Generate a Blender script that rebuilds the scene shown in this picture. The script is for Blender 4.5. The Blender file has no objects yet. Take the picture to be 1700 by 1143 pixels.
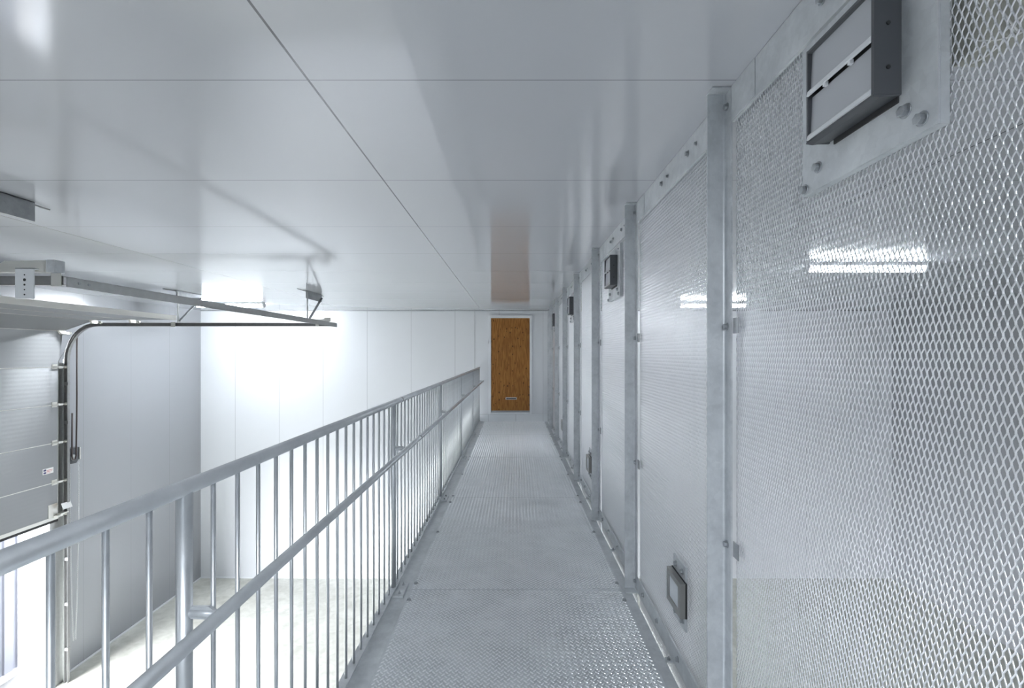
import bpy, bmesh, math, random
import numpy as np
from mathutils import Vector, Matrix
random.seed(7)
SC = bpy.context.scene
COL = SC.collection

# ------------------------------------------------------------------ camera, light, exposure
# 17 mm shift lens, level, looking along +Y; deck of the walkway is z = 0
F = 803.0; CAMZ = 1.541
cam_d = bpy.data.cameras.new('camera')
cam_d.sensor_width = 36.0
cam_d.lens = 36.0 * F / 1700.0
cam_d.shift_x = -3.0 / 1700.0
cam_d.shift_y = 16.0 / 1700.0
cam_d.clip_start = 0.02
cam = bpy.data.objects.new('camera', cam_d)
cam.location = (0, 0, CAMZ)
cam.rotation_euler = (math.pi / 2, 0, 0)
COL.objects.link(cam)
SC.camera = cam

SC.view_settings.view_transform = 'Standard'
SC.view_settings.look = 'None'
SC.view_settings.gamma = 1.0
SC.view_settings.use_curve_mapping = False
SC.view_settings.exposure = 0.45
SC.cycles.max_bounces = 16
SC.cycles.diffuse_bounces = 10
SC.cycles.glossy_bounces = 8

DAYLIGHT = 36.0
TUBE = 175.0
LAMPCOL = (0.885, 0.94, 1.0)
world = bpy.data.worlds.new('sky')
SC.world = world
world.use_nodes = True
bg = world.node_tree.nodes['Background']
bg.inputs[0].default_value = (0.92, 0.95, 1.0, 1)
bg.inputs[1].default_value = DAYLIGHT

CEIL = 2.52
FLOOR = -3.57
BACK = 11.0
LEFT = -7.12
RIGHT = 8.6
REAR = -5.0

# row lamps behind the camera, plus an unseen fill lamp added over the walkway
def row_or_fill_lamp(name, x, y, power):
    l = bpy.data.lights.new(name, 'AREA'); l.shape = 'RECTANGLE'; l.size = 1.27; l.size_y = 0.09
    l.energy = power; l.color = LAMPCOL
    o = bpy.data.objects.new(name, l); o.location = (x, y, CEIL - 0.11); COL.objects.link(o)
ROWP = TUBE * math.pi * 1.27 * 0.09
for lx, ly, k in ((-5.4, -2.8, 0.8), (3.75, -2.8, 0.3), (0.0, -1.6, 1.6)):
    row_or_fill_lamp('row_or_fill_lamp', lx, ly, ROWP * k)
# sky portal in the raised garage door's opening
pl = bpy.data.lights.new('door_portal', 'AREA'); pl.shape = 'RECTANGLE'; pl.size = 4.4; pl.size_y = 2.7
pl.cycles.is_portal = True
po = bpy.data.objects.new('door_portal', pl); po.location = (-7.3, 5.25, -2.25)
po.rotation_euler = (0, math.radians(-90), 0)
po.rotation_euler = Vector((1, 0, 0)).to_track_quat('-Z', 'Y').to_euler()
COL.objects.link(po)

# ------------------------------------------------------------------ materials
def new_mat(name):
    m = bpy.data.materials.new(name); m.use_nodes = True
    return m, m.node_tree.nodes, m.node_tree.links, m.node_tree.nodes['Principled BSDF']

def simple(name, col, rough=0.5, metal=0.0, spec=0.5, noise=0.0, nscale=20.0, aniso=None):
    m, N, L, P = new_mat(name)
    P.inputs['Base Color'].default_value = (*col, 1)
    P.inputs['Roughness'].default_value = rough
    P.inputs['Metallic'].default_value = metal
    P.inputs['Specular IOR Level'].default_value = spec
    tc = N.new('ShaderNodeTexCoord')
    nz = N.new('ShaderNodeTexNoise'); nz.inputs['Scale'].default_value = nscale; nz.inputs['Detail'].default_value = 4
    L.new(tc.outputs['Object'], nz.inputs['Vector'])
    r = N.new('ShaderNodeMapRange')
    r.inputs['To Min'].default_value = max(0.02, rough - 0.06 - noise * 0.3); r.inputs['To Max'].default_value = min(1, rough + 0.06 + noise * 0.3)
    L.new(nz.outputs['Fac'], r.inputs['Value']); L.new(r.outputs['Result'], P.inputs['Roughness'])
    if noise:
        mx = N.new('ShaderNodeMix'); mx.data_type = 'RGBA'
        mx.inputs['A'].default_value = (*[c * (1 - noise) for c in col], 1)
        mx.inputs['B'].default_value = (*[min(1, c * (1 + noise)) for c in col], 1)
        r2 = N.new('ShaderNodeMapRange'); r2.inputs['From Min'].default_value = 0.3; r2.inputs['From Max'].default_value = 0.7
        L.new(nz.outputs['Fac'], r2.inputs['Value'])
        L.new(r2.outputs['Result'], mx.inputs['Factor']); L.new(mx.outputs['Result'], P.inputs['Base Color'])
    return m

def math_node(N, L, op, a, b=None, c=None):
    n = N.new('ShaderNodeMath'); n.operation = op
    for i, v in enumerate((a, b, c)):
        if v is None: continue
        if isinstance(v, (int, float)): n.inputs[i].default_value = v
        else: L.new(v, n.inputs[i])
    return n.outputs[0]

def galv(name, base=0.60, rough=0.38, metal=0.85, scale=1.0, streak=(1, 1, 1), lo=0.74, hi=1.12, spangle=0.09, bump=0.08):
    """hot-dip galvanised steel: spangle cells, cloudy dull patches"""
    m, N, L, P = new_mat(name)
    tc = N.new('ShaderNodeTexCoord')
    mp = N.new('ShaderNodeMapping'); mp.inputs['Scale'].default_value = streak
    L.new(tc.outputs['Object'], mp.inputs['Vector'])
    v = N.new('ShaderNodeTexVoronoi'); v.inputs['Scale'].default_value = 55 * scale
    n = N.new('ShaderNodeTexNoise'); n.inputs['Scale'].default_value = 7 * scale; n.inputs['Detail'].default_value = 6; n.inputs['Roughness'].default_value = 0.65
    L.new(mp.outputs['Vector'], v.inputs['Vector']); L.new(mp.outputs['Vector'], n.inputs['Vector'])
    sep = N.new('ShaderNodeSeparateColor'); L.new(v.outputs['Color'], sep.inputs['Color'])
    f = math_node(N, L, 'MULTIPLY_ADD', sep.outputs[0], spangle, n.outputs['Fac'])
    r = N.new('ShaderNodeMapRange'); r.inputs['From Min'].default_value = 0.35; r.inputs['From Max'].default_value = 0.85
    L.new(f, r.inputs['Value'])
    mx = N.new('ShaderNodeMix'); mx.data_type = 'RGBA'
    mx.inputs['A'].default_value = (base * lo, base * (lo + 0.035), base * (lo + 0.07), 1)
    mx.inputs['B'].default_value = (base * hi, base * (hi + 0.04), base * (hi + 0.07), 1)
    L.new(r.outputs['Result'], mx.inputs['Factor']); L.new(mx.outputs['Result'], P.inputs['Base Color'])
    rr = N.new('ShaderNodeMapRange'); rr.inputs['To Min'].default_value = rough - 0.08; rr.inputs['To Max'].default_value = rough + 0.14
    L.new(n.outputs['Fac'], rr.inputs['Value']); L.new(rr.outputs['Result'], P.inputs['Roughness'])
    P.inputs['Metallic'].default_value = metal
    b = N.new('ShaderNodeBump'); b.inputs['Strength'].default_value = bump; b.inputs['Distance'].default_value = 0.004
    L.new(n.outputs['Fac'], b.inputs['Height']); L.new(b.outputs['Normal'], P.inputs['Normal'])
    return m

def panel_mat(name, col, rough, seams, spec=0.5):
    """coated sheet panels; seams = list of (axis, pitch, offset, half width, darkness)"""
    m, N, L, P = new_mat(name)
    g = N.new('ShaderNodeNewGeometry')
    s = N.new('ShaderNodeSeparateXYZ'); L.new(g.outputs['Position'], s.inputs[0])
    tot = None
    for ax, pitch, off, hw, dark in seams:
        c = s.outputs['XYZ'.index(ax)]
        t = math_node(N, L, 'SUBTRACT', c, off)
        t = math_node(N, L, 'DIVIDE', t, pitch)
        t = math_node(N, L, 'ADD', t, 0.5)
        t = math_node(N, L, 'FRACT', t)
        t = math_node(N, L, 'SUBTRACT', t, 0.5)
        t = math_node(N, L, 'ABSOLUTE', t)
        t = math_node(N, L, 'MULTIPLY', t, pitch)
        t = math_node(N, L, 'LESS_THAN', t, hw)
        t = math_node(N, L, 'MULTIPLY', t, dark)
        tot = t if tot is None else math_node(N, L, 'MAXIMUM', tot, t)
    nz = N.new('ShaderNodeTexNoise'); nz.inputs['Scale'].default_value = 1.1; nz.inputs['Detail'].default_value = 3
    L.new(g.outputs['Position'], nz.inputs['Vector'])
    r = N.new('ShaderNodeMapRange'); r.inputs['To Min'].default_value = rough - 0.005; r.inputs['To Max'].default_value = rough + 0.005
    L.new(nz.outputs['Fac'], r.inputs['Value']); L.new(r.outputs['Result'], P.inputs['Roughness'])
    mx = N.new('ShaderNodeMix'); mx.data_type = 'RGBA'
    mx.inputs['A'].default_value = (*col, 1); mx.inputs['B'].default_value = (0.10, 0.105, 0.115, 1)
    L.new(tot, mx.inputs['Factor']); L.new(mx.outputs['Result'], P.inputs['Base Color'])
    P.inputs['Specular IOR Level'].default_value = spec
    return m

M = {}
M['ceiling'] = panel_mat('ceiling_panels', (0.48, 0.493, 0.527), 0.10,
    [('Y', 1.0, 1.73, 0.0022, 0.7), ('X', 2.9, -0.735, 0.0042, 0.92)], 0.5)
M['ceiling'].node_tree.nodes['Principled BSDF'].inputs['IOR'].default_value = 1.72
M['wall'] = panel_mat('wall_panels', (0.74, 0.76, 0.785), 0.30, [('X', 1.0, -1.335, 0.0035, 0.5)])
M['wall_side_shaded'] = panel_mat('shaded_side_wall_panels', (0.34, 0.35, 0.368), 0.24, [('Y', 1.0, 8.0, 0.003, 0.35)])  # same panels as the back wall, colour darkened for shade beside end-on lamps
M['wall_plain'] = panel_mat('plain_white_panel', (0.76, 0.785, 0.81), 0.32, [('X', 0.62, -0.575, 0.003, 0.55)])
M['white'] = simple('white_paint', (0.80, 0.82, 0.845), 0.4)
M['galv'] = galv('galvanised_steel', base=0.66, metal=0.35)
M['galv_rail'] = galv('galvanised_tube', base=0.74, rough=0.355, metal=0.8, scale=1.6, streak=(1, 0.5, 0.5), lo=0.80, hi=1.08, spangle=0.0, bump=0.0)
M['galv_plate'] = galv('galvanised_plate', base=0.66, rough=0.40, metal=0.4, scale=0.8)
M['galv_dark'] = galv('dull_galvanised_steel', base=0.42, rough=0.45, metal=0.8)
M['tread'] = galv('tread_plate_steel', base=0.70, rough=0.36, metal=0.5, scale=0.6)
M['lug'] = simple('polished_lugs', (0.84, 0.86, 0.88), 0.36, 0.7)
M['mesh'] = simple('expanded_metal', (0.90, 0.91, 0.93), 0.345, 0.95)
M['bolt'] = simple('zinc_bolt', (0.42, 0.44, 0.46), 0.40, 0.9, noise=0.15, nscale=80)
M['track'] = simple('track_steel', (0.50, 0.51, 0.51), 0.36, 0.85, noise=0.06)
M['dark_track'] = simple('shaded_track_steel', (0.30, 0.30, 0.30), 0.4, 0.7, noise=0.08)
M['bright'] = simple('bright_zinc', (0.74, 0.73, 0.69), 0.34, 0.75)
M['black'] = simple('black_rubber', (0.022, 0.022, 0.024), 0.6)
M['vent_side'] = simple('dark_grey_plastic', (0.075, 0.08, 0.088), 0.42)
M['vent_blade'] = simple('grey_plastic', (0.43, 0.445, 0.475), 0.35)
M['vent_lip'] = simple('light_grey_plastic', (0.74, 0.76, 0.78), 0.25)
M['frame'] = simple('brushed_frame', (0.33, 0.33, 0.32), 0.35, 0.85)
M['screen'] = simple('white_pane', (0.72, 0.76, 0.80), 0.25)
M['label'] = simple('white_label', (0.85, 0.85, 0.84), 0.5)
M['orange'] = simple('orange_print', (0.80, 0.33, 0.06), 0.5)
M['red'] = simple('red_print', (0.60, 0.22, 0.22), 0.5)
M['blue'] = simple('navy_print', (0.06, 0.07, 0.18), 0.5)
M['chain'] = simple('zinc_chain', (0.78, 0.79, 0.80), 0.36, 0.7)
M['roller_chain'] = simple('oiled_chain', (0.09, 0.075, 0.07), 0.45, 0.4)
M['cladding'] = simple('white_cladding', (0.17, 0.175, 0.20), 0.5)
M['cable'] = simple('pale_cable', (0.45, 0.45, 0.40), 0.45)

# floor concrete
m, N, L, P = new_mat('concrete_floor')
g = N.new('ShaderNodeNewGeometry')
n1 = N.new('ShaderNodeTexNoise'); n1.inputs['Scale'].default_value = 0.9; n1.inputs['Detail'].default_value = 8; n1.inputs['Roughness'].default_value = 0.7
n2 = N.new('ShaderNodeTexNoise'); n2.inputs['Scale'].default_value = 5.0; n2.inputs['Detail'].default_value = 6; n2.inputs['Distortion'].default_value = 1.0
L.new(g.outputs['Position'], n1.inputs['Vector']); L.new(g.outputs['Position'], n2.inputs['Vector'])
f = math_node(N, L, 'MULTIPLY_ADD', n2.outputs['Fac'], 0.5, math_node(N, L, 'MULTIPLY', n1.outputs['Fac'], 0.6))
r = N.new('ShaderNodeMapRange'); r.inputs['From Min'].default_value = 0.38; r.inputs['From Max'].default_value = 0.72
L.new(f, r.inputs['Value'])
mx = N.new('ShaderNodeMix'); mx.data_type = 'RGBA'
mx.inputs['A'].default_value = (0.42, 0.42, 0.37, 1); mx.inputs['B'].default_value = (0.68, 0.68, 0.63, 1)
L.new(r.outputs['Result'], mx.inputs['Factor']); L.new(mx.outputs['Result'], P.inputs['Base Color'])
P.inputs['Roughness'].default_value = 0.42
M['concrete'] = m
M['ground'] = simple('outdoor_asphalt', (0.06, 0.06, 0.06), 0.8, noise=0.06, nscale=3)

# door sections: fine horizontal ribs, so the gloss is stretched upright
m, N, L, P = new_mat('ribbed_door_steel')
P.inputs['Base Color'].default_value = (0.30, 0.306, 0.312, 1)
P.inputs['Metallic'].default_value = 0.8
P.inputs['Roughness'].default_value = 0.30
P.inputs['Anisotropic'].default_value = 0.95
cx = N.new('ShaderNodeCombineXYZ'); cx.inputs[2].default_value = 1.0; cx.inputs[0].default_value = 0.2
L.new(cx.outputs[0], P.inputs['Tangent'])
g = N.new('ShaderNodeNewGeometry'); s = N.new('ShaderNodeSeparateXYZ'); L.new(g.outputs['Position'], s.inputs[0])
w = math_node(N, L, 'SINE', math_node(N, L, 'MULTIPLY', s.outputs[2], 2 * math.pi / 0.06))
b = N.new('ShaderNodeBump'); b.inputs['Strength'].default_value = 0.10; b.inputs['Distance'].default_value = 0.002
L.new(w, b.inputs['Height']); L.new(b.outputs['Normal'], P.inputs['Normal'])
M['door_steel'] = m

# plywood
m, N, L, P = new_mat('plywood')
tc = N.new('ShaderNodeTexCoord')
mp = N.new('ShaderNodeMapping'); mp.inputs['Scale'].default_value = (9, 1, 0.75)
L.new(tc.outputs['Object'], mp.inputs['Vector'])
n0 = N.new('ShaderNodeTexNoise'); n0.inputs['Scale'].default_value = 1.2; n0.inputs['Detail'].default_value = 3
L.new(mp.outputs['Vector'], n0.inputs['Vector'])
ring = math_node(N, L, 'SINE', math_node(N, L, 'MULTIPLY', n0.outputs['Fac'], 60.0))
mp2 = N.new('ShaderNodeMapping'); mp2.inputs['Scale'].default_value = (60, 1, 3)
L.new(tc.outputs['Object'], mp2.inputs['Vector'])
n1 = N.new('ShaderNodeTexNoise'); n1.inputs['Scale'].default_value = 2.5; n1.inputs['Detail'].default_value = 5
L.new(mp2.outputs['Vector'], n1.inputs['Vector'])
gf = math_node(N, L, 'ADD', math_node(N, L, 'MULTIPLY', ring, 0.13), math_node(N, L, 'MULTIPLY_ADD', n1.outputs['Fac'], 0.6, 0.2))
r = N.new('ShaderNodeMapRange'); r.inputs['From Min'].default_value = 0.25; r.inputs['From Max'].default_value = 0.8
L.new(gf, r.inputs['Value'])
mx = N.new('ShaderNodeMix'); mx.data_type = 'RGBA'
mx.inputs['A'].default_value = (0.19, 0.075, 0.017, 1); mx.inputs['B'].default_value = (0.47, 0.215, 0.058, 1)
L.new(r.outputs['Result'], mx.inputs['Factor'])
mp3 = N.new('ShaderNodeMapping'); mp3.inputs['Scale'].default_value = (1.25, 0.0, 0.8)
L.new(tc.outputs['Object'], mp3.inputs['Vector'])
vo = N.new('ShaderNodeTexVoronoi'); vo.inputs['Scale'].default_value = 13
L.new(mp3.outputs['Vector'], vo.inputs['Vector'])
vs = N.new('ShaderNodeSeparateColor'); L.new(vo.outputs['Color'], vs.inputs['Color'])
kn = math_node(N, L, 'LESS_THAN', vo.outputs['Distance'], math_node(N, L, 'MULTIPLY', vs.outputs[0], 0.26))
mk = N.new('ShaderNodeMix'); mk.data_type = 'RGBA'; mk.inputs['B'].default_value = (0.055, 0.022, 0.008, 1)
L.new(mx.outputs['Result'], mk.inputs['A']); L.new(math_node(N, L, 'MULTIPLY', kn, 0.8), mk.inputs['Factor'])
L.new(mk.outputs['Result'], P.inputs['Base Color'])
P.inputs['Roughness'].default_value = 0.6
P.inputs['Specular IOR Level'].default_value = 0.25
M['plywood'] = m

m, N, L, P = new_mat('lamp_diffuser')
P.inputs['Base Color'].default_value = (0.9, 0.9, 0.9, 1)
P.inputs['Emission Color'].default_value = (*LAMPCOL, 1)
P.inputs['Emission Strength'].default_value = TUBE
M['diffuser'] = m
md = m.copy(); md.name = 'weaker_lamp_diffuser'
md.node_tree.nodes['Principled BSDF'].inputs['Emission Strength'].default_value = TUBE * 0.42
M['diffuser_weak'] = md

# ------------------------------------------------------------------ mesh helpers
class MB:
    def __init__(self): self.v = []; self.f = []; self.s = []
    def add(self, vs, fs, smooth=False):
        b = len(self.v); self.v += [tuple(p) for p in vs]
        for f in fs: self.f.append(tuple(i + b for i in f)); self.s.append(smooth)
        return self
    def box(self, x0, x1, y0, y1, z0, z1):
        vs = [(x, y, z) for x in (x0, x1) for y in (y0, y1) for z in (z0, z1)]
        return self.add(vs, [(0, 1, 3, 2), (4, 6, 7, 5), (0, 4, 5, 1), (2, 3, 7, 6), (0, 2, 6, 4), (1, 5, 7, 3)])
    def hexa(self, p):
        """8 points: bottom ring 4, top ring 4"""
        return self.add(p, [(3, 2, 1, 0), (4, 5, 6, 7), (0, 1, 5, 4), (1, 2, 6, 5), (2, 3, 7, 6), (3, 0, 4, 7)])
    def prism(self, poly, axis, a, b):
        """extrude a 2D polygon along axis from a to b; polygon coords are the other two axes in order"""
        n = len(poly)
        def P(u, w, t):
            return {'X': (t, u, w), 'Y': (u, t, w), 'Z': (u, w, t)}[axis]
        vs = [P(u, w, a) for u, w in poly] + [P(u, w, b) for u, w in poly]
        fs = [tuple(range(n - 1, -1, -1)), tuple(range(n, 2 * n))]
        fs += [(i, (i + 1) % n, n + (i + 1) % n, n + i) for i in range(n)]
        return self.add(vs, fs)
    def tube(self, pts, r, n=14, cap=True, smooth=True):
        pts = [Vector(p) for p in pts]; rings = []
        up = None
        for i, p in enumerate(pts):
            d = (pts[min(i + 1, len(pts) - 1)] - pts[max(i - 1, 0)]).normalized()
            if up is None:
                up = Vector((0, 0, 1)) if abs(d.z) < 0.9 else Vector((1, 0, 0))
            a = d.cross(up).normalized(); c = a.cross(d).normalized(); up = c
            rings.append([p + r * (math.cos(2 * math.pi * k / n) * a + math.sin(2 * math.pi * k / n) * c) for k in range(n)])
        b = len(self.v)
        for rg in rings: self.v += [tuple(q) for q in rg]
        for i in range(len(rings) - 1):
            for k in range(n):
                self.f.append((b + i * n + k, b + i * n + (k + 1) % n, b + (i + 1) * n + (k + 1) % n, b + (i + 1) * n + k)); self.s.append(smooth)
        if cap:
            self.f.append(tuple(b + k for k in range(n - 1, -1, -1))); self.s.append(False)
            e = b + (len(rings) - 1) * n
            self.f.append(tuple(e + k for k in range(n))); self.s.append(False)
        return self
    def bar(self, p, q, w, h, up=(0, 0, 1)):
        p, q = Vector(p), Vector(q); d = (q - p).normalized(); u = Vector(up)
        a = d.cross(u).normalized() * (w / 2); c = a.cross(d).normalized() * (h / 2)
        return self.hexa([p - a - c, p + a - c, p + a + c, p - a + c, q - a - c, q + a - c, q + a + c, q - a + c])
    def mesh(self, name, bevel=0.0):
        me = bpy.data.meshes.new(name)
        me.from_pydata(self.v, [], self.f)
        me.polygons.foreach_set('use_smooth', self.s)
        bm = bmesh.new(); bm.from_mesh(me)
        bmesh.ops.recalc_face_normals(bm, faces=bm.faces)
        if bevel:
            es = [e for e in bm.edges if e.is_manifold and e.calc_face_angle(0) > 0.6]
            bmesh.ops.bevel(bm, geom=es, offset=bevel, segments=2, affect='EDGES', profile=0.5, clamp_overlap=True)
        bm.to_mesh(me); bm.free(); me.update()
        return me

def obj(name, mb, mat, parent=None, loc=(0, 0, 0), bevel=0.0, label=None):
    me = mb if isinstance(mb, bpy.types.Mesh) else mb.mesh(name, bevel)
    if mat is not None and not me.materials: me.materials.append(M[mat])
    o = bpy.data.objects.new(name, me); COL.objects.link(o)
    o.location = loc
    if parent is not None: o.parent = parent
    if label: o['label'] = label
    return o

def tag(o, label=None, cat=None, group=None, kind=None):
    if label: o['label'] = label
    if cat: o['category'] = cat
    if group: o['group'] = group
    if kind: o['kind'] = kind
    return o

def thing(name, loc, label, cat, group=None, kind=None):
    o = bpy.data.objects.new(name, None); o.empty_display_size = 0.1; COL.objects.link(o)
    o.location = loc
    return tag(o, label, cat, group, kind)

def copy_tree(o, parent=None):
    c = o.copy(); COL.objects.link(c)
    if parent is not None: c.parent = parent
    for ch in list(o.children): copy_tree(ch, c)
    return c

def struct(name, mb, mat, parent=None, loc=(0, 0, 0)):
    o = obj(name, mb, mat, parent, loc)
    if parent is None: o['kind'] = 'structure'
    return o

def bolt_mesh(axis, r=0.011, h=0.010, washer=True, tip=0.0):
    """hex head bolt on a washer; head points along -X, -Y or +Z"""
    mb = MB()
    def disc(rad, a, b, n):
        pl = [(rad * math.cos(2 * math.pi * k / n + 0.3), rad * math.sin(2 * math.pi * k / n + 0.3)) for k in range(n)]
        mb.prism(pl, axis, a, b)
    sgn = 1 if axis == 'Z' else -1
    t = 0.0
    if washer: disc(r * 1.35, 0, sgn * 0.0025, 16); t = 0.0025
    disc(r, sgn * t, sgn * (t + h), 6)
    if tip: disc(r * 0.55, sgn * (t + h), sgn * (t + h + tip), 10)
    return mb.mesh('bolt_' + axis, 0.0008)
BOLT_X = bolt_mesh('X'); BOLT_Y = bolt_mesh('Y', 0.012, 0.011, True, 0.006); BOLT_Z = bolt_mesh('Z', 0.011, 0.009, True)
SMALL_X = bolt_mesh('X', 0.0065, 0.007, True)
SMALL_Z = bolt_mesh('Z', 0.007, 0.008, True, 0.006)
for b_ in (BOLT_X, BOLT_Y, BOLT_Z, SMALL_X, SMALL_Z): b_.materials.append(M['bolt'])
def bolt(me, parent, loc): return obj('bolt', me, None, parent, loc)

# ------------------------------------------------------------------ room shell
struct('ceiling', MB().box(LEFT - 0.3, RIGHT + 0.3, REAR - 0.3, BACK + 0.3, CEIL, CEIL + 0.2), 'ceiling')
struct('floor', MB().box(LEFT - 0.02, RIGHT + 0.3, REAR - 0.3, BACK + 0.3, FLOOR - 0.2, FLOOR), 'concrete')
struct('wall_back', MB().box(LEFT - 0.3, RIGHT + 0.3, BACK, BACK + 0.2, FLOOR - 0.1, CEIL + 0.1), 'wall')
struct('wall_right', MB().box(RIGHT, RIGHT + 0.2, REAR - 0.2, BACK + 0.1, FLOOR - 0.1, CEIL + 0.1), 'wall_side_shaded')
struct('wall_rear', MB().box(LEFT - 0.3, RIGHT + 0.3, REAR - 0.2, REAR, FLOOR - 0.1, CEIL + 0.1), 'wall')
OY0, OY1, OZ = 3.1, 7.33, 1.86
wl = MB()
wl.box(LEFT - 0.15, LEFT, REAR - 0.2, OY0, FLOOR - 0.1, CEIL + 0.1)
wl.box(LEFT - 0.15, LEFT, OY1, BACK + 0.1, FLOOR - 0.1, CEIL + 0.1)
wl.box(LEFT - 0.15, LEFT, OY0, OY1, OZ, CEIL + 0.1)
struct('wall_left', wl, 'wall_side_shaded')
struct('trim_5', MB().box(LEFT + 0.001, LEFT + 0.085, 3.05, 7.30, 1.20, 1.40), 'galv_dark')
struct('ground', MB().box(-40, LEFT - 0.02, -20, 40, FLOOR - 0.22, FLOOR - 0.02), 'ground')
# back wall details
struct('trim_1', MB().box(-0.80, 0.79, BACK - 0.03, BACK - 0.001, -0.05, 0.160), 'wall_plain')      # white plinth under the door
struct('trim_2', MB().box(-0.892, -0.884, BACK - 0.003, BACK, FLOOR, CEIL - 0.01), 'galv_dark')
struct('trim_3', MB().box(LEFT, RIGHT, BACK - 0.012, BACK, CEIL - 0.012, CEIL), 'galv_dark')
struct('baseboard_left', MB().box(LEFT, LEFT + 0.012, 7.60, BACK - 0.001, FLOOR, FLOOR + 0.03), 'white')
struct('baseboard_back', MB().box(LEFT + 0.012, RIGHT, BACK - 0.012, BACK - 0.001, FLOOR, FLOOR + 0.03), 'white')

# plywood door
d = bpy.data.objects.new('door_1', None); COL.objects.link(d); d.location = (-0.08, BACK, 0.164)
tag(d, 'knotty brown plywood door in white frame at the end of walkway', 'door', None, 'structure')
fx0, fx1, fz1 = -0.494, 0.490, 2.245
fr = MB()
fr.box(fx0, -0.436, -0.045, -0.001, 0.0, fz1); fr.box(0.440, fx1, -0.045, -0.001, 0.0, fz1)
fr.box(-0.436, 0.440, -0.045, -0.001, 2.185, fz1); fr.box(-0.436, 0.440, -0.045, -0.001, 0.0, 0.045)
obj('door_frame', fr, 'white', d, bevel=0.003)
leaf = obj('door_leaf', MB().box(-0.433, 0.437, -0.030, -0.002, 0.05, 2.182), 'plywood', d)
rail = obj('head_strip', MB().box(-0.433, 0.437, -0.036, -0.030, 2.12, 2.182), 'plywood', d)
obj('kick_strip', MB().box(-0.433, 0.437, -0.038, -0.030, 0.052, 0.085), 'galv_dark', d, label='dark metal strip along the foot of the door')
h = MB(); h.box(-0.105, 0.145, -0.040, -0.030, 0.335, 0.385)
hp = obj('door_pull', h, 'galv', d, bevel=0.002, label='recessed rectangular metal pull')
obj('recess', MB().box(-0.092, 0.132, -0.0415, -0.039, 0.345, 0.368), 'black', hp)
fm = MB()
for z0, z1, x in ((1.55, 1.80, fx0), (1.60, 1.68, fx0 - 0.004), (0.70, 0.78, fx1)):
    fm.box(x - 0.006, x + 0.012, -0.050, -0.044, z0, z1)
obj('protective_film', fm, 'white', d)

# ------------------------------------------------------------------ walkway
RX = -0.78                         # railing plane
DY0 = -1.0
walk = thing('walkway', (0, DY0, 0), 'galvanised steel walkway with tread plate deck leading to the wooden door', 'walkway')
PX0, PX1, PP = -0.672, 0.705, 0.0315

def tread_plate(length):
    nx = int((PX1 - PX0) / PP); ny = int(length / PP)
    base = []
    L2, W2, T = 0.0128, 0.0040, 0.0030
    prof = [(-L2, 0), (-L2 * 0.5, -W2), (L2 * 0.5, -W2), (L2, 0), (L2 * 0.5, W2), (-L2 * 0.5, W2)]
    lo = np.array([(x, y, 0.0) for x, y in prof]); hi = np.array([(x * 0.74, y * 0.5, T) for x, y in prof])
    lug = np.vstack([lo, hi])
    faces0 = [(6, 7, 8, 9, 10, 11)] + [(i, (i + 1) % 6, 6 + (i + 1) % 6, 6 + i) for i in range(6)]
    V = []; Fc = []
    for kind, ang in ((0, math.radians(45)), (1, math.radians(-45))):
        R = np.array([[math.cos(ang), -math.sin(ang), 0], [math.sin(ang), math.cos(ang), 0], [0, 0, 1]])
        q = lug @ R.T
        for j in range(ny):
            for i in range(nx):
                x = PX0 + (i + 0.5 + (0.5 if kind else 0.0)) * PP + 0.002
                y = (j + 0.4 + (0.5 if kind else 0.0)) * PP
                if x > PX1 - 0.012 or y > length - 0.012: continue
                b = len(V) * 12
                V.append(q + np.array([x, y, 0]))
                Fc += [tuple(k + b for k in f) for f in faces0]
    V = np.vstack(V)
    mb = MB(); mb.v = [tuple(p) for p in V]; mb.f = Fc; mb.s = [False] * len(Fc)
    mb.box(PX0, PX1, 0.0, length - 0.004, -0.006, 0.0)
    me = mb.mesh('checker_plate')
    me.materials.append(M['tread']); me.materials.append(M['lug'])
    for p_ in me.polygons:
        if p_.center.z > 0.0005: p_.material_index = 1
    return me
TP = tread_plate(2.02)
for k in range(6):
    y = 3.16 - 2.02 * 2 + 2.02 * k
    if y > BACK - 0.3: break
    if y + 2.02 > BACK: 
        me = tread_plate(BACK - y - 0.04)
    else: me = TP
    obj('checker_plate', me, None, walk, (0, y - DY0, 0))
e = MB(); e.box(-0.825, -0.668, 0, BACK - DY0 - 0.035, -0.010, -0.0062); e.box(-0.69, -0.672, 0, BACK - DY0 - 0.035, -0.0062, 0.001); e.box(-0.825, -0.815, 0, BACK - DY0 - 0.035, -0.12, -0.010)
e.box(-0.80, -0.672, 0, BACK - DY0 - 0.035, -0.0062, -0.001)
obj('edge_angle', e, 'galv_plate', walk)
e = MB(); e.box(0.700, 0.762, 0, BACK - DY0 - 0.035, -0.012, -0.0062); e.box(0.7052, 0.762, 0, BACK - DY0 - 0.035, -0.0062, -0.002); e.box(0.754, 0.762, 0, BACK - DY0 - 0.035, -0.12, -0.012)
obj('edge_angle', e, 'galv_plate', walk)
BEAM = MB().box(-0.80, 0.75, 0, 0.06, -0.10, -0.012).mesh('cross_beam'); BEAM.materials.append(M['galv_dark'])
for yb in np.arange(0.2, BACK - DY0 - 0.2, 1.35):
    obj('cross_beam', BEAM, None, walk, (0, float(yb), 0))
for k in range(-1, 5):
    yp = 3.13 + 1.985 * k
    for dy in (-0.11, 0.11, 1.04):
        if 1.2 < yp + dy < BACK - 0.15:
            bolt(BOLT_Z, walk, (-0.655, yp + dy - DY0, 0.0))
            bolt(BOLT_Z, walk, (0.690, yp + dy - DY0, 0.0))

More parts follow.
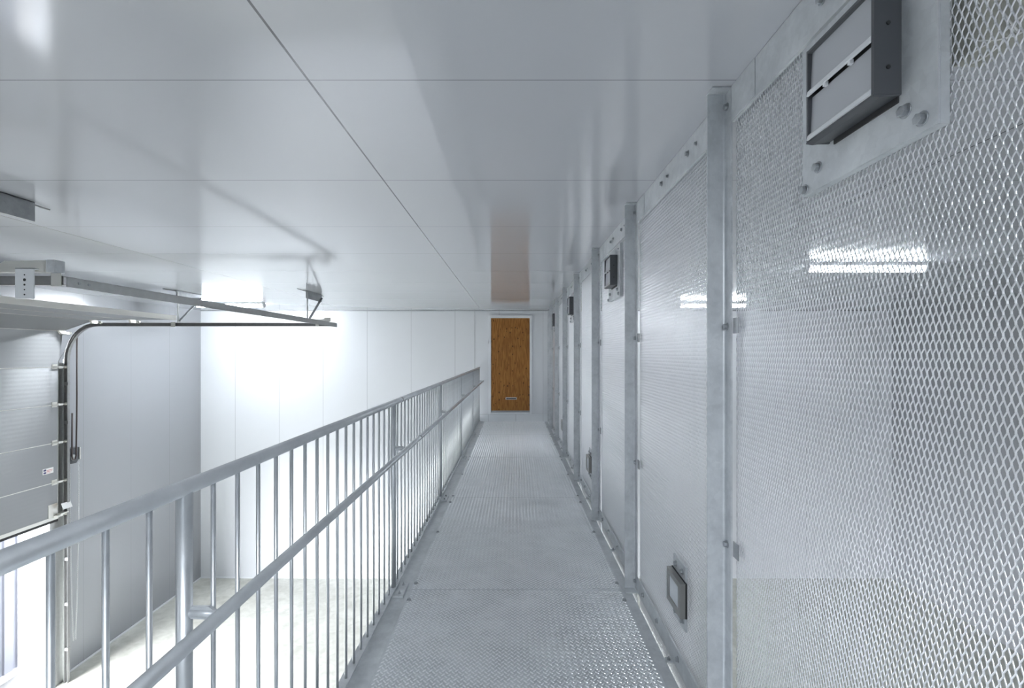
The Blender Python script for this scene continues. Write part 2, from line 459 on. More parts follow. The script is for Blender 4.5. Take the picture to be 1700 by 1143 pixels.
# ------------------------------------------------------------------ railing
rl = thing('railing', (RX, 0, 0), 'galvanised tube railing with slim upright bars and two handrails', 'railing')
RZ = 1.223
obj('handrail', MB().tube([(0, -0.9, RZ), (0, BACK - 0.02, RZ)], 0.0190, 24), 'galv_rail', rl)
obj('lower_handrail', MB().tube([(0.085, -0.9, 0.92), (0.085, BACK - 0.03, 0.92)], 0.0165, 20), 'galv_rail', rl)
obj('bottom_rail', MB().box(-0.020, 0.020, -0.9, BACK - 0.05, 0.024, 0.032), 'galv', rl)
for (x, z, r_, y) in ((0, RZ, 0.0197, 3.33), (0.085, 0.92, 0.0172, 3.57)):
    obj('joint_sleeve', MB().tube([(x, y - 0.014, z), (x, y + 0.014, z)], r_, 24), 'galv_dark', rl)
POST = MB().tube([(0, 0, 0.008), (0, 0, RZ - 0.012)], 0.0175, 18).mesh('railing_post'); POST.materials.append(M['galv_rail'])
BAL = MB().tube([(0, 0, 0.032), (0, 0, RZ - 0.010)], 0.0062, 10).mesh('baluster'); BAL.materials.append(M['galv_rail'])
bp = MB(); bp.box(-0.022, 0.082, -0.088, 0.088, 0.0, 0.016)
BP = bp.mesh('base_plate', 0.002); BP.materials.append(M['galv_plate'])
br = MB()
br.prism([(0.008, 0.915), (0.078, 0.912), (0.078, 0.93), (0.06, 0.943), (0.008, 0.943)], 'Y', -0.004, 0.004)
br.tube([(0.0, 0, 0.928), (0.082, 0, 0.925)], 0.010, 12)
BR = br.mesh('rail_bracket'); BR.materials.append(M['galv'])
pitch = 1.985 / 18
yb = 1.145 - 3 * pitch; k = -3
while yb < BACK - 0.06:
    if k % 18 == 0:
        obj('post', POST, None, rl, (0, yb, 0))
        obj('base_plate', BP, None, rl, (0, yb, 0))
        obj('rail_bracket', BR, None, rl, (0, yb, 0))
        for dy in (-0.055, 0.055): bolt(SMALL_Z, rl, (0.055, yb + dy, 0.016))
    else:
        obj('baluster', BAL, None, rl, (0, yb, 0))
    yb += pitch; k += 1
obj('post', POST, None, rl, (0, BACK - 0.18, 0)); obj('base_plate', BP, None, rl, (0, BACK - 0.18, 0))
obj('rail_bracket', BR, None, rl, (0, BACK - 0.18, 0))

# ------------------------------------------------------------------ mesh partition on the right
WX = 0.80
BAY = 1.352
YP = [1.819 + BAY * k for k in range(-1, 7)]
ORD = ['nearest', 'second', 'third', 'fourth', 'fifth', 'sixth', 'seventh', 'eighth']

def expanded_mesh(y0, y1, z0, z1, SW=0.0135, LW=0.0355):
    """expanded metal: twisted strands between short upright bonds"""
    nc = int((y1 - y0) / SW); nr = int((z1 - z0) / (LW / 2))
    b = 0.0058; hx = 0.0016
    ny, nz = [], []
    nodes = []
    for r in range(nr + 1):
        off = 0.5 if r % 2 else 0.0
        for c in range(nc + 1):
            y = y0 + (c + off) * SW
            if y <= y1 + 1e-6: nodes.append((y, z0 + r * LW / 2, r, c))
    A = np.array([(n[0], n[1]) for n in nodes])
    P0, P1, W, T = [], [], [], []
    def push(p, q, w, t):
        P0.append(p); P1.append(q); W.append(w); T.append(t)
    top = z0 + nr * LW / 2 + 1e-6
    o = np.zeros(len(A))
    # bonds
    p = np.stack([o, A[:, 0], A[:, 1] - b / 2], 1); q = np.stack([o, A[:, 0], A[:, 1] + b / 2], 1)
    nrm = lambda v: v / np.linalg.norm(v)
    def strands(sel, dy):
        B = A[sel]
        zz = np.zeros(len(B))
        p = np.stack([zz - hx * 0.6, B[:, 0], B[:, 1] + b * 0.36], 1)
        q = np.stack([zz + hx * 0.6, B[:, 0] + dy, B[:, 1] + LW / 2 - b * 0.36], 1)
        return p, q
    up = A[:, 1] + LW / 2 < top
    rgt = up & (A[:, 0] + SW / 2 < y1 + 1e-6); lft = up & (A[:, 0] - SW / 2 > y0 - 1e-6)
    V = []; Fs = []; base = 0
    def prisms(p, q, w, t):
        nonlocal base
        n = len(p)
        ring = lambda s: np.stack([s - w - t, s + w - t, s + w + t, s - w + t], 1)
        vv = np.concatenate([ring(p), ring(q)], 1).reshape(-1, 3)
        idx = base + 8 * np.arange(n)[:, None, None]
        quad = np.array([(0, 1, 5, 4), (1, 2, 6, 5), (2, 3, 7, 6), (3, 0, 4, 7)])[None]
        V.append(vv); Fs.append((idx + quad).reshape(-1, 4)); base += 8 * n
    ct, st = math.cos(math.radians(38)), math.sin(math.radians(38))
    hw, ht = 0.00128, 0.00060
    for sel, dy in ((rgt, SW / 2), (lft, -SW / 2)):
        p_, q_ = strands(sel, dy)
        d = nrm(np.array([0, dy, LW / 2]))
        n_in = nrm(np.array([0, d[2], -d[1]]))
        if n_in[1] < 0: n_in = -n_in
        w = ct * n_in - st * np.array([1.0, 0, 0]); t = st * n_in + ct * np.array([1.0, 0, 0])
        prisms(p_, q_, w * hw, t * ht)
    w = nrm(np.array([-st, ct, 0])); t = np.array([ct, st, 0])
    prisms(p, q, w * hw * 1.25, t * ht * 1.5)
    V = np.concatenate(V); Fs = np.concatenate(Fs)
    me = bpy.data.meshes.new('expanded_mesh')
    me.vertices.add(len(V)); me.vertices.foreach_set('co', V.astype(np.float32).ravel())
    me.loops.add(len(Fs) * 4); me.loops.foreach_set('vertex_index', Fs.astype(np.int32).ravel())
    me.polygons.add(len(Fs)); me.polygons.foreach_set('loop_start', (np.arange(len(Fs)) * 4).astype(np.int32))
    me.polygons.foreach_set('loop_total', np.full(len(Fs), 4, np.int32))
    me.polygons.foreach_set('use_smooth', np.ones(len(Fs), dtype=bool))
    me.update(calc_edges=True); me.validate()
    me.materials.append(M['mesh'])
    return me
G = 0.022
EM = expanded_mesh(G, BAY - 0.043, -0.22, CEIL - 0.02)

PANEL_LABEL = [
    'expanded metal mesh panel nearest the viewer, around the big louvred vent',
    'expanded metal mesh panel with the larger framed hatch near its foot',
    'expanded metal mesh panel behind the second louvred vent',
    'expanded metal mesh panel with the small far hatch, next after the second vent',
    'narrow looking bright mesh panel behind the third louvred vent',
    'distant mesh panel between the third and fourth vents',
    'distant mesh panel carrying the last louvred vent',
    'last sliver of mesh panel beside the back wall']
def make_panel(length, em):
    root = thing('mesh_panel', (WX, 0, 0), 'x', 'mesh panel', 'expanded metal panels along the walkway')
    L_ = length - 0.052
    obj('expanded_mesh', em, None, root, (0.016, 0, 0), label='silvery diamond mesh')
    obj('top_plate', MB().box(-0.004, 0.004, 0.012, L_ - 0.17, 2.393, CEIL - 0.002).box(-0.006, 0.002, L_ - 0.172, L_ - 0.003, 2.393, CEIL - 0.002)
        .box(-0.004, 0.006, 0.012, L_ - 0.003, 2.386, 2.3945), 'galv_plate', root)
    rr = MB().box(-0.006, 0.000, 0.012, L_ - 0.003, 0.005, 0.100)
    obj('bottom_rail', rr, 'galv_plate', root)
    for f_ in (0.30, 0.60):
        y = L_ * f_
        bolt(BOLT_X, root, (-0.005, y, 2.455)); bolt(SMALL_X, root, (-0.005, y - 0.10, 2.458))
    for f_ in (0.16, 0.40, 0.66, 0.88):
        bolt(BOLT_X, root, (-0.006, L_ * f_, 0.062))
    cl = MB().box(-0.042, -0.006, L_ * 0.46 - 0.02, L_ * 0.46 + 0.02, 0.004, 0.011)
    clip = obj('floor_clip', cl, 'galv', root); bolt(SMALL_Z, clip, (-0.026, L_ * 0.46, 0.011))
    return root
panels = []
p0 = make_panel(BAY, EM); panels.append(p0)
for k in range(1, 7): panels.append(copy_tree(p0))
lastL = BACK - YP[-1]
panels.append(make_panel(lastL, expanded_mesh(G, lastL - 0.03, -0.22, CEIL - 0.02)))
for k, p_ in enumerate(panels):
    p_.location = (WX, YP[k], 0); p_['label'] = PANEL_LABEL[k]

# posts
def make_post():
    root = thing('steel_post', (WX, 0, 0), 'x', 'post', 'galvanised posts between the mesh panels')
    a = MB()
    # leg facing the viewer, root fillet, flange along the wall
    poly = [(-0.072, 0.0), (-0.072, 0.006), (0.0, 0.006), (0.0, -0.050), (-0.006, -0.050), (-0.006, -0.007), (-0.0085, -0.002), (-0.014, 0.0)]
    a.prism(poly, 'Z', 0.006, CEIL - 0.006)
    obj('angle', a, 'galv', root)
    obj('base_plate', MB().box(-0.078, -0.008, -0.068, 0.012, 0.0, 0.006), 'galv_plate', root, bevel=0.001)
    cap = MB().box(-0.073, 0.0, -0.05, 0.008, CEIL - 0.006, CEIL - 0.001)
    obj('cap_plate', cap, 'galv_plate', root)
    for z in (2.46, 1.642, 0.832, 0.06):
        bolt(BOLT_X, root, (-0.006, -0.018, z))
        tab = MB().box(-0.004, -0.001, -0.104, -0.062, z - 0.028, z + 0.028)
        if 0.5 < z < 2: obj('mesh_clip', tab, 'galv_dark', root)
    return root
POST_LABEL = [None,
    'tall galvanised angle post in front, left of the mesh with the big vent',
    'galvanised post just past the large floor level hatch panel',
    'galvanised post standing right behind the second louvred vent',
    'galvanised post just past the small far hatch',
    'galvanised post past the third louvred vent',
    'sixth galvanised post along, near the far end',
    'last galvanised post before the back wall']
q0 = make_post(); q0.location = (WX, YP[1], 0); q0['label'] = POST_LABEL[1]
for k in range(2, 8):
    c = copy_tree(q0); c.location = (WX, YP[k], 0); c['label'] = POST_LABEL[k]
struct('trim_4', MB().box(0.765, 0.80, BACK - 0.036, BACK - 0.031, 0.0, CEIL - 0.005), 'galv')

# louvred vents (local y measured from world y = 0 of the first one)
def make_vent():
    root = thing('louvre_vent', (WX, 1.10, 2.07), 'x', 'vent', 'louvred vents on the mesh panels')
    y0, y1, z1 = -0.112, 0.112, 0.224
    pl = MB()
    pl.box(-0.010, -0.005, -0.200, 0.222, -0.100, 0.300)
    pl.box(-0.006, 0.011, -0.2005, -0.196, -0.100, 0.300); pl.box(-0.006, 0.011, -0.200, 0.222, -0.1005, -0.097)
    obj('backing_plate', pl, 'galv_plate', root, label='galvanised square backing plate')
    hs = MB()
    hs.box(-0.066, -0.010, y0 - 0.003, y0 + 0.006, 0.0, z1)
    hs.box(-0.066, -0.010, y1 - 0.004, y1 + 0.002, -0.004, z1 + 0.004)
    hs.box(-0.066, -0.010, y0, y1, z1 - 0.004, z1 + 0.003)
    hs.box(-0.020, -0.0105, y0, y1, 0.0, z1)
    housing = obj('housing', hs, 'vent_side', root, bevel=0.0008, label='dark grey plastic housing')
    for z in (0.055, 0.145):
        sc = MB().prism([(0.0042 * math.cos(t * math.pi / 6) - 0.038, 0.0042 * math.sin(t * math.pi / 6) + z) for t in range(12)], 'Y', y0 - 0.0052, y0 - 0.003)
        obj('screw', sc, 'black', housing)
    for i, zb in enumerate((0.114, 0.004)):
        zt = zb + 0.106
        b = MB()
        b.prism([(-0.055, zt), (-0.059, zb + 0.016), (-0.064, zb + 0.010), (-0.067, zb), (-0.062, zb), (-0.056, zb + 0.012), (-0.050, zt)], 'Y', y0 + 0.007, y1 - 0.005)
        bl = obj('louvre_blade', b, 'vent_blade', root)
        lip = MB().prism([(-0.0605, zb + 0.017), (-0.0665, zb + 0.0105), (-0.0692, zb - 0.001), (-0.065, zb - 0.002), (-0.060, zb + 0.010)], 'Y', y0 + 0.006, y1 - 0.004)
        obj('blade_lip', lip, 'vent_lip', bl)  # ridge highlight put into the lighter lip colour
        if i == 0:
            for yy in (-0.04, 0.045):
                obj('stop_peg', MB().box(-0.0665, -0.058, yy - 0.004, yy + 0.004, zb - 0.009, zb + 0.001), 'vent_lip', bl)
    sill = MB().prism([(-0.066, 0.002), (-0.068, -0.004), (-0.052, -0.006), (-0.010, -0.001), (-0.010, 0.003)], 'Y', y0 - 0.002, y1 + 0.001)
    obj('sill', sill, 'vent_side', root)  # shade under the box is put into this dark colour
    obj('outlet', MB().box(-0.0135, -0.0098, y0 + 0.004, y1 - 0.022, -0.014, -0.0005), 'black', root, label='dark slot under the housing')
    for (y, z, me) in ((-0.165, -0.075, BOLT_X), (-0.125, -0.040, BOLT_X), (0.155, -0.045, BOLT_X), (0.212, -0.085, BOLT_X), (0.150, 0.262, SMALL_X), (-0.16, 0.262, SMALL_X)):
        bolt(me, root, (-0.010, y, z))
    # box and loose wiring behind the mesh
    obj('motor_box', MB().box(0.040, 0.100, -0.265, -0.17, 0.02, 0.20), 'cable', root, bevel=0.004, label='pale box behind the mesh')
    rnd = random.Random(3); cb = MB()
    for k in range(9):
        c0 = Vector((0.05, -0.23, 0.10 + rnd.uniform(-0.09, 0.13)))
        pts = []
        ph = rnd.uniform(0, 6.28); ry = rnd.uniform(0.03, 0.075); rz = rnd.uniform(0.03, 0.085)
        for t in range(15):
            a = ph + t * 0.36
            pts.append(c0 + Vector((0.012 * math.sin(2.3 * a), ry * math.cos(a), rz * math.sin(a * (1 + 0.1 * k % 0.3)))))
        cb.tube(pts, 0.0016, 6)
    obj('loose_wires', cb, 'label', root)
    return root
VENT_LABEL = ['big grey louvred vent high on the nearest mesh panel, at the top right',
    'second louvred vent, mounted high on the mesh between second and third posts',
    'third louvred vent, small and far off beside a bright mesh strip',
    'tiny last louvred vent near the far door']
v0 = make_vent(); v0['label'] = VENT_LABEL[0]
for k in range(1, 4):
    c = copy_tree(v0); c.location = (WX, 1.10 + 2 * BAY * k, 2.07); c['label'] = VENT_LABEL[k]

def make_hatch():
    root = thing('wall_hatch', (WX, 2.32, 0.40), 'x', 'hatch', 'framed hatches low on the mesh panels')
    obj('backing_plate', MB().box(-0.006, 0.002, -0.085, 0.085, -0.150, 0.150), 'galv', root)
    fm = MB()
    a, b = 0.098, 0.080
    fm.box(-0.036, -0.012, -a, -a + 0.030, -b, b); fm.box(-0.036, -0.012, a - 0.030, a, -b, b)
    fm.box(-0.036, -0.012, -a + 0.030, a - 0.030, b - 0.026, b); fm.box(-0.036, -0.012, -a + 0.030, a - 0.030, -b, -b + 0.026)
    fr = obj('frame', fm, 'frame', root, label='dull metal frame')
    gk = MB().box(-0.012, -0.004, -a - 0.002, a, -b, b + 0.002)
    obj('gasket', gk, 'black', fr)
    obj('pane', MB().box(-0.030, -0.014, -a + 0.030, a - 0.030, -b + 0.026, b - 0.026), 'screen', root, label='pale blank pane')
    for y in (-0.045, 0.045):
        for z in (-0.115, 0.115): bolt(BOLT_X, root, (-0.006, y, z))
    return root
HATCH_LABEL = ['framed hatch with white pane low on the mesh, between first two posts',
    'smaller looking hatch further along the mesh, between third and fourth posts',
    'tiny far hatch low on the mesh, near the end door']
h0 = make_hatch(); h0['label'] = HATCH_LABEL[0]
for k in range(1, 3):
    c = copy_tree(h0); c.location = (WX, 2.32 + 2 * BAY * k, 0.40); c['label'] = HATCH_LABEL[k]

# ------------------------------------------------------------------ ceiling tube lights
def make_light():
    root = thing('tube_light', (0, 0, CEIL), 'x', 'ceiling light', 'tube lights under the ceiling')
    obj('housing', MB().box(-0.64, 0.64, -0.045, 0.045, -0.040, -0.002), 'white', root, bevel=0.004)
    prof = [(0.043 * math.cos(t), -0.040 - 0.062 * math.sin(t)) for t in [math.pi * i / 10 for i in range(11)]]
    obj('diffuser', MB().prism(prof, 'X', -0.62, 0.62), 'diffuser', root, label='glowing white tube cover')
    cp = [(0.046 * math.cos(t), -0.038 - 0.068 * math.sin(t)) for t in [math.pi * i / 10 for i in range(11)]]
    for s in (-1, 1):
        obj('end_cap', MB().prism(cp, 'X', s * 0.62, s * 0.65), 'vent_lip', root)
    return root
l0 = make_light(); l0.location = (-5.39, 9.2, CEIL); l0['label'] = 'glowing tube light on the ceiling behind the door tracks at left'
c = copy_tree(l0); c.location = (3.78, 5.2, CEIL); c['label'] = 'long glowing tube light seen through the nearest mesh panel'
c = copy_tree(l0); c.location = (3.78, 9.2, CEIL); c['label'] = 'far tube light half hidden behind the nearest post, through the mesh'

for l_ in [o for o in COL.objects if o.name.startswith('tube_light') and o.location.x > 0]:
    for ch in l_.children:
        if ch.name.startswith('diffuser'):
            ch.material_slots[0].link = 'OBJECT'; ch.material_slots[0].material = M['diffuser_weak']

# ------------------------------------------------------------------ garage door at the left
DX = -6.98
GY0, GY1 = 3.02, 7.41
gd = thing('garage_door', (DX, GY1, -0.96), 'half raised grey sectional garage door in the left wall', 'garage door', None, 'thing')
def rel(p, o): return (p[0] - o[0], p[1] - o[1], p[2] - o[2])
GO = (DX, GY1, -0.96)
joints = [(DX, -0.94), (DX, -0.42), (DX, 0.18), (DX, 0.76), (DX, 1.335), (DX + 0.075, 1.885), (DX + 0.56, 2.052), (DX + 1.15, 2.060), (DX + 1.74, 2.060)]
TH = 0.042
for i in range(len(joints) - 1):
    (xa, za), (xb, zb) = joints[i], joints[i + 1]
    d = Vector((xb - xa, 0, zb - za)); L_ = d.length; d.normalize()
    nrm_ = Vector((-d.z, 0, d.x))          # outward (away from the hall / up)
    def pt(t, o, y): 
        q = Vector((xa, 0, za)) + d * t + nrm_ * o
        return rel((q.x, y, q.z), GO)
    sec = MB()
    g0 = 0.004
    sec.hexa([pt(g0, 0, GY0), pt(g0, 0, GY1), pt(g0, TH, GY1), pt(g0, TH, GY0), pt(L_ - g0, 0, GY0), pt(L_ - g0, 0, GY1), pt(L_ - g0, TH, GY1), pt(L_ - g0, TH, GY0)])
    so = obj('door_section', sec, 'door_steel', gd)
    if i > 0:
        ed = MB(); ed.hexa([pt(-0.004, -0.004, GY0), pt(-0.004, -0.004, GY1), pt(-0.004, 0.004, GY1), pt(-0.004, 0.004, GY0), pt(0.006, -0.004, GY0), pt(0.006, -0.004, GY1), pt(0.006, 0.004, GY1), pt(0.006, 0.004, GY0)])
        obj('edge_strip', ed, 'bright', so)
    # roller bracket at the far end of each joint
    if i < len(joints):
        bk = MB()
        bk.hexa([pt(-0.035, 0, GY1 - 0.105), pt(-0.035, 0, GY1 - 0.02), pt(-0.035, -0.004, GY1 - 0.02), pt(-0.035, -0.004, GY1 - 0.105),
                 pt(0.045, 0, GY1 - 0.105), pt(0.045, 0, GY1 - 0.02), pt(0.045, -0.004, GY1 - 0.02), pt(0.045, -0.004, GY1 - 0.105)])
        bk.hexa([pt(-0.012, -0.004, GY1 - 0.085), pt(-0.012, -0.004, GY1 + 0.03), pt(-0.012, -0.05, GY1 + 0.03), pt(-0.012, -0.05, GY1 - 0.06),
                 pt(0.018, -0.004, GY1 - 0.085), pt(0.018, -0.004, GY1 + 0.03), pt(0.018, -0.05, GY1 + 0.03), pt(0.018, -0.05, GY1 - 0.06)])
        ho = obj('roller_bracket', bk, 'bright', gd)
        ro = MB(); ro.tube([pt(0.003, -0.03, GY1 - 0.07), pt(0.003, -0.03, GY1 + 0.10)], 0.006, 8); ro.tube([pt(0.003, -0.03, GY1 + 0.075), pt(0.003, -0.03, GY1 + 0.11)], 0.022, 14)
        obj('roller', ro, 'bright', ho)
# leading edge beam of the raised leaf
obj('leading_edge', MB().box(*[v for pr in ((DX + 1.742 - GO[0], DX + 1.772 - GO[0]), (GY0 - GO[1], GY1 + 0.06 - GO[1]), (2.057 - GO[2], 2.128 - GO[2])) for v in pr]), 'bright', gd, label='pale bar along the raised edge')
def gbox(x0, x1, y0, y1, z0, z1): return MB().box(x0 - GO[0], x1 - GO[0], y0 - GO[1], y1 - GO[1], z0 - GO[2], z1 - GO[2])
obj('bottom_profile', gbox(DX - 0.046, DX + 0.006, GY0, GY1, -0.985, -0.935), 'bright', gd)
obj('bottom_seal', gbox(DX - 0.040, DX - 0.002, GY0, GY1, -1.025, -0.985), 'black', gd, label='black rubber seal')
# lifting cable, corner bracket, stickers
obj('lift_cable', MB().tube([rel((DX + 0.05, GY1 - 0.06, -0.93), GO), rel((DX + 0.05, GY1 - 0.05, 1.42), GO), rel((DX + 0.25, GY1 + 0.02, 1.86), GO)], 0.003, 6), 'dark_track', gd)
cb = gbox(DX, DX + 0.006, GY1 - 0.16, GY1 - 0.02, -0.94, -0.74)
cb.box(DX - GO[0], DX + 0.07 - GO[0], GY1 - 0.03 - GO[1], GY1 + 0.10 - GO[1], -0.92 - GO[2], -0.90 - GO[2])
co = obj('corner_bracket', cb, 'bright', gd)
def slab_on(px, py, pz, wy, wz, tx, mat, name, parent, lean=0.0, label=None):
    p = [rel((px + (0.0 if s else lean), py + y, pz + z), GO) for (s, y, z) in ()]
    a = MB()
    q = [(px + lean, py, pz), (px + lean, py + wy, pz), (px + lean + tx, py + wy, pz), (px + lean + tx, py, pz), (px, py, pz + wz), (px, py + wy, pz + wz), (px + tx, py + wy, pz + wz), (px + tx, py, pz + wz)]
    a.hexa([rel(v, GO) for v in q])
    return obj(name, a, mat, parent, label=label)
ws = slab_on(DX + 0.06, GY1 - 0.02, -0.845, 0.155, 0.09, 0.003, 'label', 'warning_plate', gd, 0.035, 'white warning plate with orange stripe')
slab_on(DX + 0.0645, GY1 - 0.012, -0.786, 0.13, 0.016, 0.002, 'orange', 'stripe', ws, 0.006)
st = slab_on(DX + 0.001, 7.165, -0.262, 0.165, 0.085, 0.002, 'label', 'maker_label', gd, 0, 'small white maker label with dark logo')
slab_on(DX + 0.0032, 7.175, -0.215, 0.040, 0.028, 0.001, 'blue', 'logo', st); slab_on(DX + 0.0032, 7.175, -0.252, 0.040, 0.026, 0.001, 'blue', 'logo', st)
slab_on(DX + 0.0032, 7.222, -0.212, 0.095, 0.008, 0.001, 'red', 'print', st); slab_on(DX + 0.0032, 7.222, -0.232, 0.085, 0.008, 0.001, 'red', 'print', st); slab_on(DX + 0.0032, 7.222, -0.250, 0.06, 0.006, 0.001, 'red', 'print', st)

# tracks: upright, bend, level
def track(name, label, y, side):
    root = thing(name, (LEFT, y, FLOOR), label, 'door track', 'garage door tracks')
    O = (LEFT, y, FLOOR)
    R_ = 0.50; xc, zc = -6.47, 1.49
    xs = -6.94
    path = [(xs, y, FLOOR + 0.001), (xs, y, 1.42)]
    for i in range(1, 9):
        a = math.pi - i * math.pi / 18
        path.append((xs + 0.47 + 0.47 * math.cos(a), y, 1.42 + 0.572 * math.sin(a)))
    path.append((xs + 0.47, y, 1.992)); path.append((-2.775, y, 1.992))
    # C profile (two flanges + web) swept in the XZ plane
    t = MB()
    P_ = [Vector((p[0], 0, p[2])) for p in path]
    def off(i, o):
        d = (P_[min(i + 1, len(P_) - 1)] - P_[max(i - 1, 0)]).normalized(); n_ = Vector((d.z, 0, -d.x))
        return P_[i] + n_ * o
    for (o0, o1, ya, yb_) in ((-0.027, 0.027, 0.018, 0.021), (-0.027, -0.024, -0.02, 0.021), (0.024, 0.027, -0.02, 0.021)):
        for i in range(len(P_) - 1):
            A0, A1, B0, B1 = off(i, o0), off(i, o1), off(i + 1, o0), off(i + 1, o1)
            s = side
            t.hexa([rel((A0.x, y + s * ya, A0.z), O), rel((A1.x, y + s * ya, A1.z), O), rel((A1.x, y + s * yb_, A1.z), O), rel((A0.x, y + s * yb_, A0.z), O),
                    rel((B0.x, y + s * ya, B0.z), O), rel((B1.x, y + s * ya, B1.z), O), rel((B1.x, y + s * yb_, B1.z), O), rel((B0.x, y + s * yb_, B0.z), O)])
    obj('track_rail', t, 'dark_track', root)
    j = MB()
    ja, jb = sorted((-side * 0.185, side * 0.030))
    j.box(0.001, 0.092, ja, jb, 0.001, 1.40 - O[2])
    ja, jb = sorted((side * 0.024, side * 0.030))
    j.box(0.092, 0.20, ja, jb, 0.001, 1.45 - O[2])
    jo = obj('jamb_angle', j, 'track', root)
    for z in (FLOOR + 0.5, FLOOR + 1.2, FLOOR + 1.9, 0.45, 1.05):
        obj('track_clamp', MB().box(0.16, 0.215, -0.02, 0.02, z - O[2], z - O[2] + 0.05), 'dark_track', root)
    return root
t_far = track('door_track', 'far garage door track, bending from upright to level under the ceiling', 7.51, 1)
t_near = track('door_track', 'near garage door track under ceiling, entering at the left frame edge', 3.0, -1)
O = (LEFT, 7.51, FLOOR)
for (x0, x1) in ((-3.07, -3.02), (-5.31, -5.24), (-2.84, -2.78)):
    obj('splice', MB().box(x0 - O[0], x1 - O[0], -0.024, -0.020, 1.955 - O[2], 2.03 - O[2]), 'bright', t_far)
bl_ = MB().box(-3.3 - O[0], -2.88 - O[0], -0.03, 0.03, 2.055 - O[2], 2.075 - O[2]); bl_.box(-2.93 - O[0], -2.86 - O[0], -0.04, 0.04, 2.04 - O[2], 2.10 - O[2])
obj('buffer', bl_, 'bright', t_far)
O = (LEFT, 3.0, FLOOR)
hb = MB().prism([(-3.50 - O[0], 2.045 - O[2]), (-2.87 - O[0], 2.045 - O[2]), (-2.87 - O[0], 2.115 - O[2]), (-3.13 - O[0], 2.112 - O[2]), (-3.22 - O[0], 2.06 - O[2])], 'Y', -0.03, 0.03)
obj('buffer', hb, 'bright', t_near, bevel=0.002)
ecap = MB().box(-2.87 - O[0], -2.815 - O[0], -0.035, 0.035, 2.04 - O[2], 2.118 - O[2])
obj('buffer_cap', ecap, 'galv', t_near, bevel=0.003)
plt_ = MB().box(-3.03 - O[0], -2.915 - O[0], -0.062, -0.056, 1.875 - O[2], 2.062 - O[2]); plt_.box(-3.03 - O[0], -2.915 - O[0], -0.062, 0.02, 2.056 - O[2], 2.062 - O[2])
pp = obj('hanger_plate', plt_, 'white', t_near, bevel=0.001, label='white perforated bracket')
for z, r_ in ((2.02, 0.004), (1.99, 0.009), (1.96, 0.006), (1.93, 0.004), (1.90, 0.005)):
    obj('hole', MB().prism([(-2.972 - O[0] + r_ * math.cos(k * math.pi / 5), z - O[2] + r_ * math.sin(k * math.pi / 5)) for k in range(10)], 'Y', -0.0632, -0.0615), 'black', pp)
for x0, x1 in ((-3.26, -3.165), (-2.84, -2.78)):
    obj('splice', MB().box(x0 - O[0], x1 - O[0], -0.032, -0.026, 1.955 - O[2], 2.035 - O[2]), 'bright', t_near)

# cross bar tying the two tracks
cbx = thing('track_crossbar', (-2.755, 3.0, 1.985), 'long grey bar joining the ends of both door tracks under the ceiling', 'crossbar')
cc = MB().box(-0.003, 0.003, -0.02, 4.53, -0.032, 0.030); cc.box(-0.016, 0.003, -0.02, 4.53, 0.027, 0.030)
obj('bar', cc, 'track', cbx)
for y in (0.06, 0.13):
    obj('bolt', MB().prism([(y + 0.009 * math.cos(k * math.pi / 3), 0.009 * math.sin(k * math.pi / 3)) for k in range(6)], 'X', 0.003, 0.010), 'bolt', cbx)

# ceiling hangers
def hanger(x, y0, y1, yt, label, group):
    root = thing('track_hanger', (x, y0, CEIL), label, 'hanger', group)
    a = MB().box(-0.002, 0.002, 0, y1 - y0, -0.125, -0.001); a.box(-0.05, 0.002, 0, y1 - y0, -0.005, -0.001)
    obj('ceiling_angle', a, 'galv_dark', root)
    if yt is not None:
        zt = 2.02 - CEIL
        obj('drop_bar', MB().box(0.002, 0.007, yt - y0 - 0.018, yt - y0 + 0.018, zt, -0.02), 'track', root)
        obj('brace', MB().bar((0.010, y1 - y0 - 0.03, -0.06), (0.010, yt - y0 + 0.02, zt + 0.03), 0.012, 0.035, (1, 0, 0)), 'galv_dark', root)
    obj('rod', MB().tube([(-0.02, -0.25, -0.012), (-0.02, y1 - y0 + 0.12, -0.012)], 0.006, 8), 'dark_track', root)
    return root
hanger(-3.20, 7.45, 8.06, 7.49, 'galvanised track hanger on the ceiling nearer the far track end', 'door track hangers')
hanger(-5.20, 7.45, 8.06, 7.49, 'galvanised track hanger on the ceiling beside the glowing left tube light', 'door track hangers')
hanger(-3.10, 2.45, 3.13, None, 'grey galvanised angle on the ceiling cut by the left picture edge', 'door track hangers')

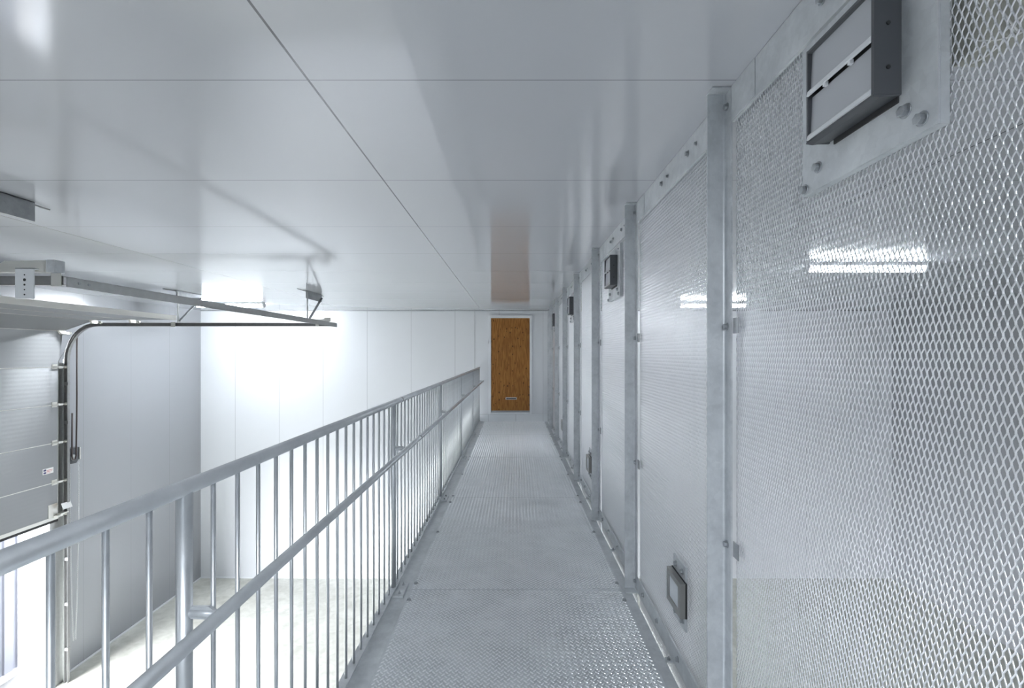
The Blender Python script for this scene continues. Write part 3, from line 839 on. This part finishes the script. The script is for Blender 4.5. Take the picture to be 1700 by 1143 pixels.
# chain hoist beside the door
HO = (LEFT, 7.78, -0.21)
ho = thing('chain_hoist', HO, 'dark chain hoist box on the left wall with two hanging chains', 'chain hoist')
def hrel(p): return rel(p, HO)
bx_ = MB().prism([(7.675 - HO[1], 0.245), (7.675 - HO[1], 0.05), (7.70 - HO[1], 0.0), (7.84 - HO[1], 0.0), (7.895 - HO[1], 0.07), (7.895 - HO[1], 0.245)], 'X', 0.002, 0.11)
hbx = obj('gear_box', bx_, 'vent_side', ho, bevel=0.003)
obj('sprocket', MB().prism([(7.775 - HO[1] + 0.045 * math.cos(k * math.pi / 10), 0.10 + 0.045 * math.sin(k * math.pi / 10)) for k in range(20)], 'X', 0.11, 0.120), 'track', hbx)
obj('side_rib', MB().box(0.10, 0.125, 7.88 - HO[1], 7.90 - HO[1], 0.05, 0.24), 'bright', hbx)
sl = MB().tube([hrel((LEFT + 0.15, 7.72, 0.6)), hrel((LEFT + 0.15, 7.715, -0.08)), hrel((LEFT + 0.15, 7.735, -0.135)), hrel((LEFT + 0.15, 7.77, -0.14)), hrel((LEFT + 0.15, 7.79, -0.08)), hrel((LEFT + 0.15, 7.80, 0.8)), hrel((LEFT + 0.15, 7.80, 1.88))], 0.011, 8)
obj('roller_chain', sl, 'roller_chain', ho, label='dark roller chain rising to the ceiling')
def link_strand(y_top, y_bot, ztop, zbot):
    mb = MB(); n = int((ztop - zbot) / 0.030)
    for k in range(n):
        z = ztop - (k + 0.5) * 0.030
        t = k / n; y = y_top + (y_bot - y_top) * t * t
        pts = []
        for i in range(9):
            a = 2 * math.pi * i / 8
            u, w_ = 0.0085 * math.cos(a), 0.0185 * math.sin(a)
            pts.append(hrel((LEFT + 0.13 + (u if k % 2 else 0), y + (0 if k % 2 else u), z + w_)))
        mb.tube(pts, 0.0028, 5, cap=False)
    return mb
obj('hand_chain', link_strand(7.70, 7.76, -0.20, -3.03), 'chain', ho)
obj('hand_chain', link_strand(7.86, 7.80, -0.20, -3.02), 'chain', ho)
ho.location.y -= 0.085
stp = tag(obj('warning_sticker', MB().box(0, 0.002, 0, 0.045, 0, 0.10), 'label', None, (LEFT + 0.2012, 7.660, -1.55)), 'tiny orange and white sticker on the door jamb beside the chains', 'sticker')
stp.location = (LEFT + 0.001, 7.595, -1.98)
obj('stripe', MB().box(0.002, 0.003, 0.002, 0.043, 0.065, 0.097), 'orange', stp)

# ribbed cladding outside
cl = thing('outdoor_panel', (-7.95, 7.75, FLOOR - 0.02), 'white ribbed panel standing outside under the raised door', 'panel')
pc = MB()
yy = -0.8
while yy < -0.01:
    y2 = min(yy + 0.20, 0.0)
    pc.prism([(-0.10, yy), (0.0, yy), (0.0, yy + 0.13), (-0.025, yy + 0.15), (-0.025, y2 - 0.01), (0.0, y2), (-0.10, y2)], 'Z', 0.10, 3.4)
    yy += 0.20
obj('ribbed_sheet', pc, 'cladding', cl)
obj('base_rail', MB().box(-0.11, 0.015, -0.8, 0.0, 0.0, 0.10), 'white', cl)
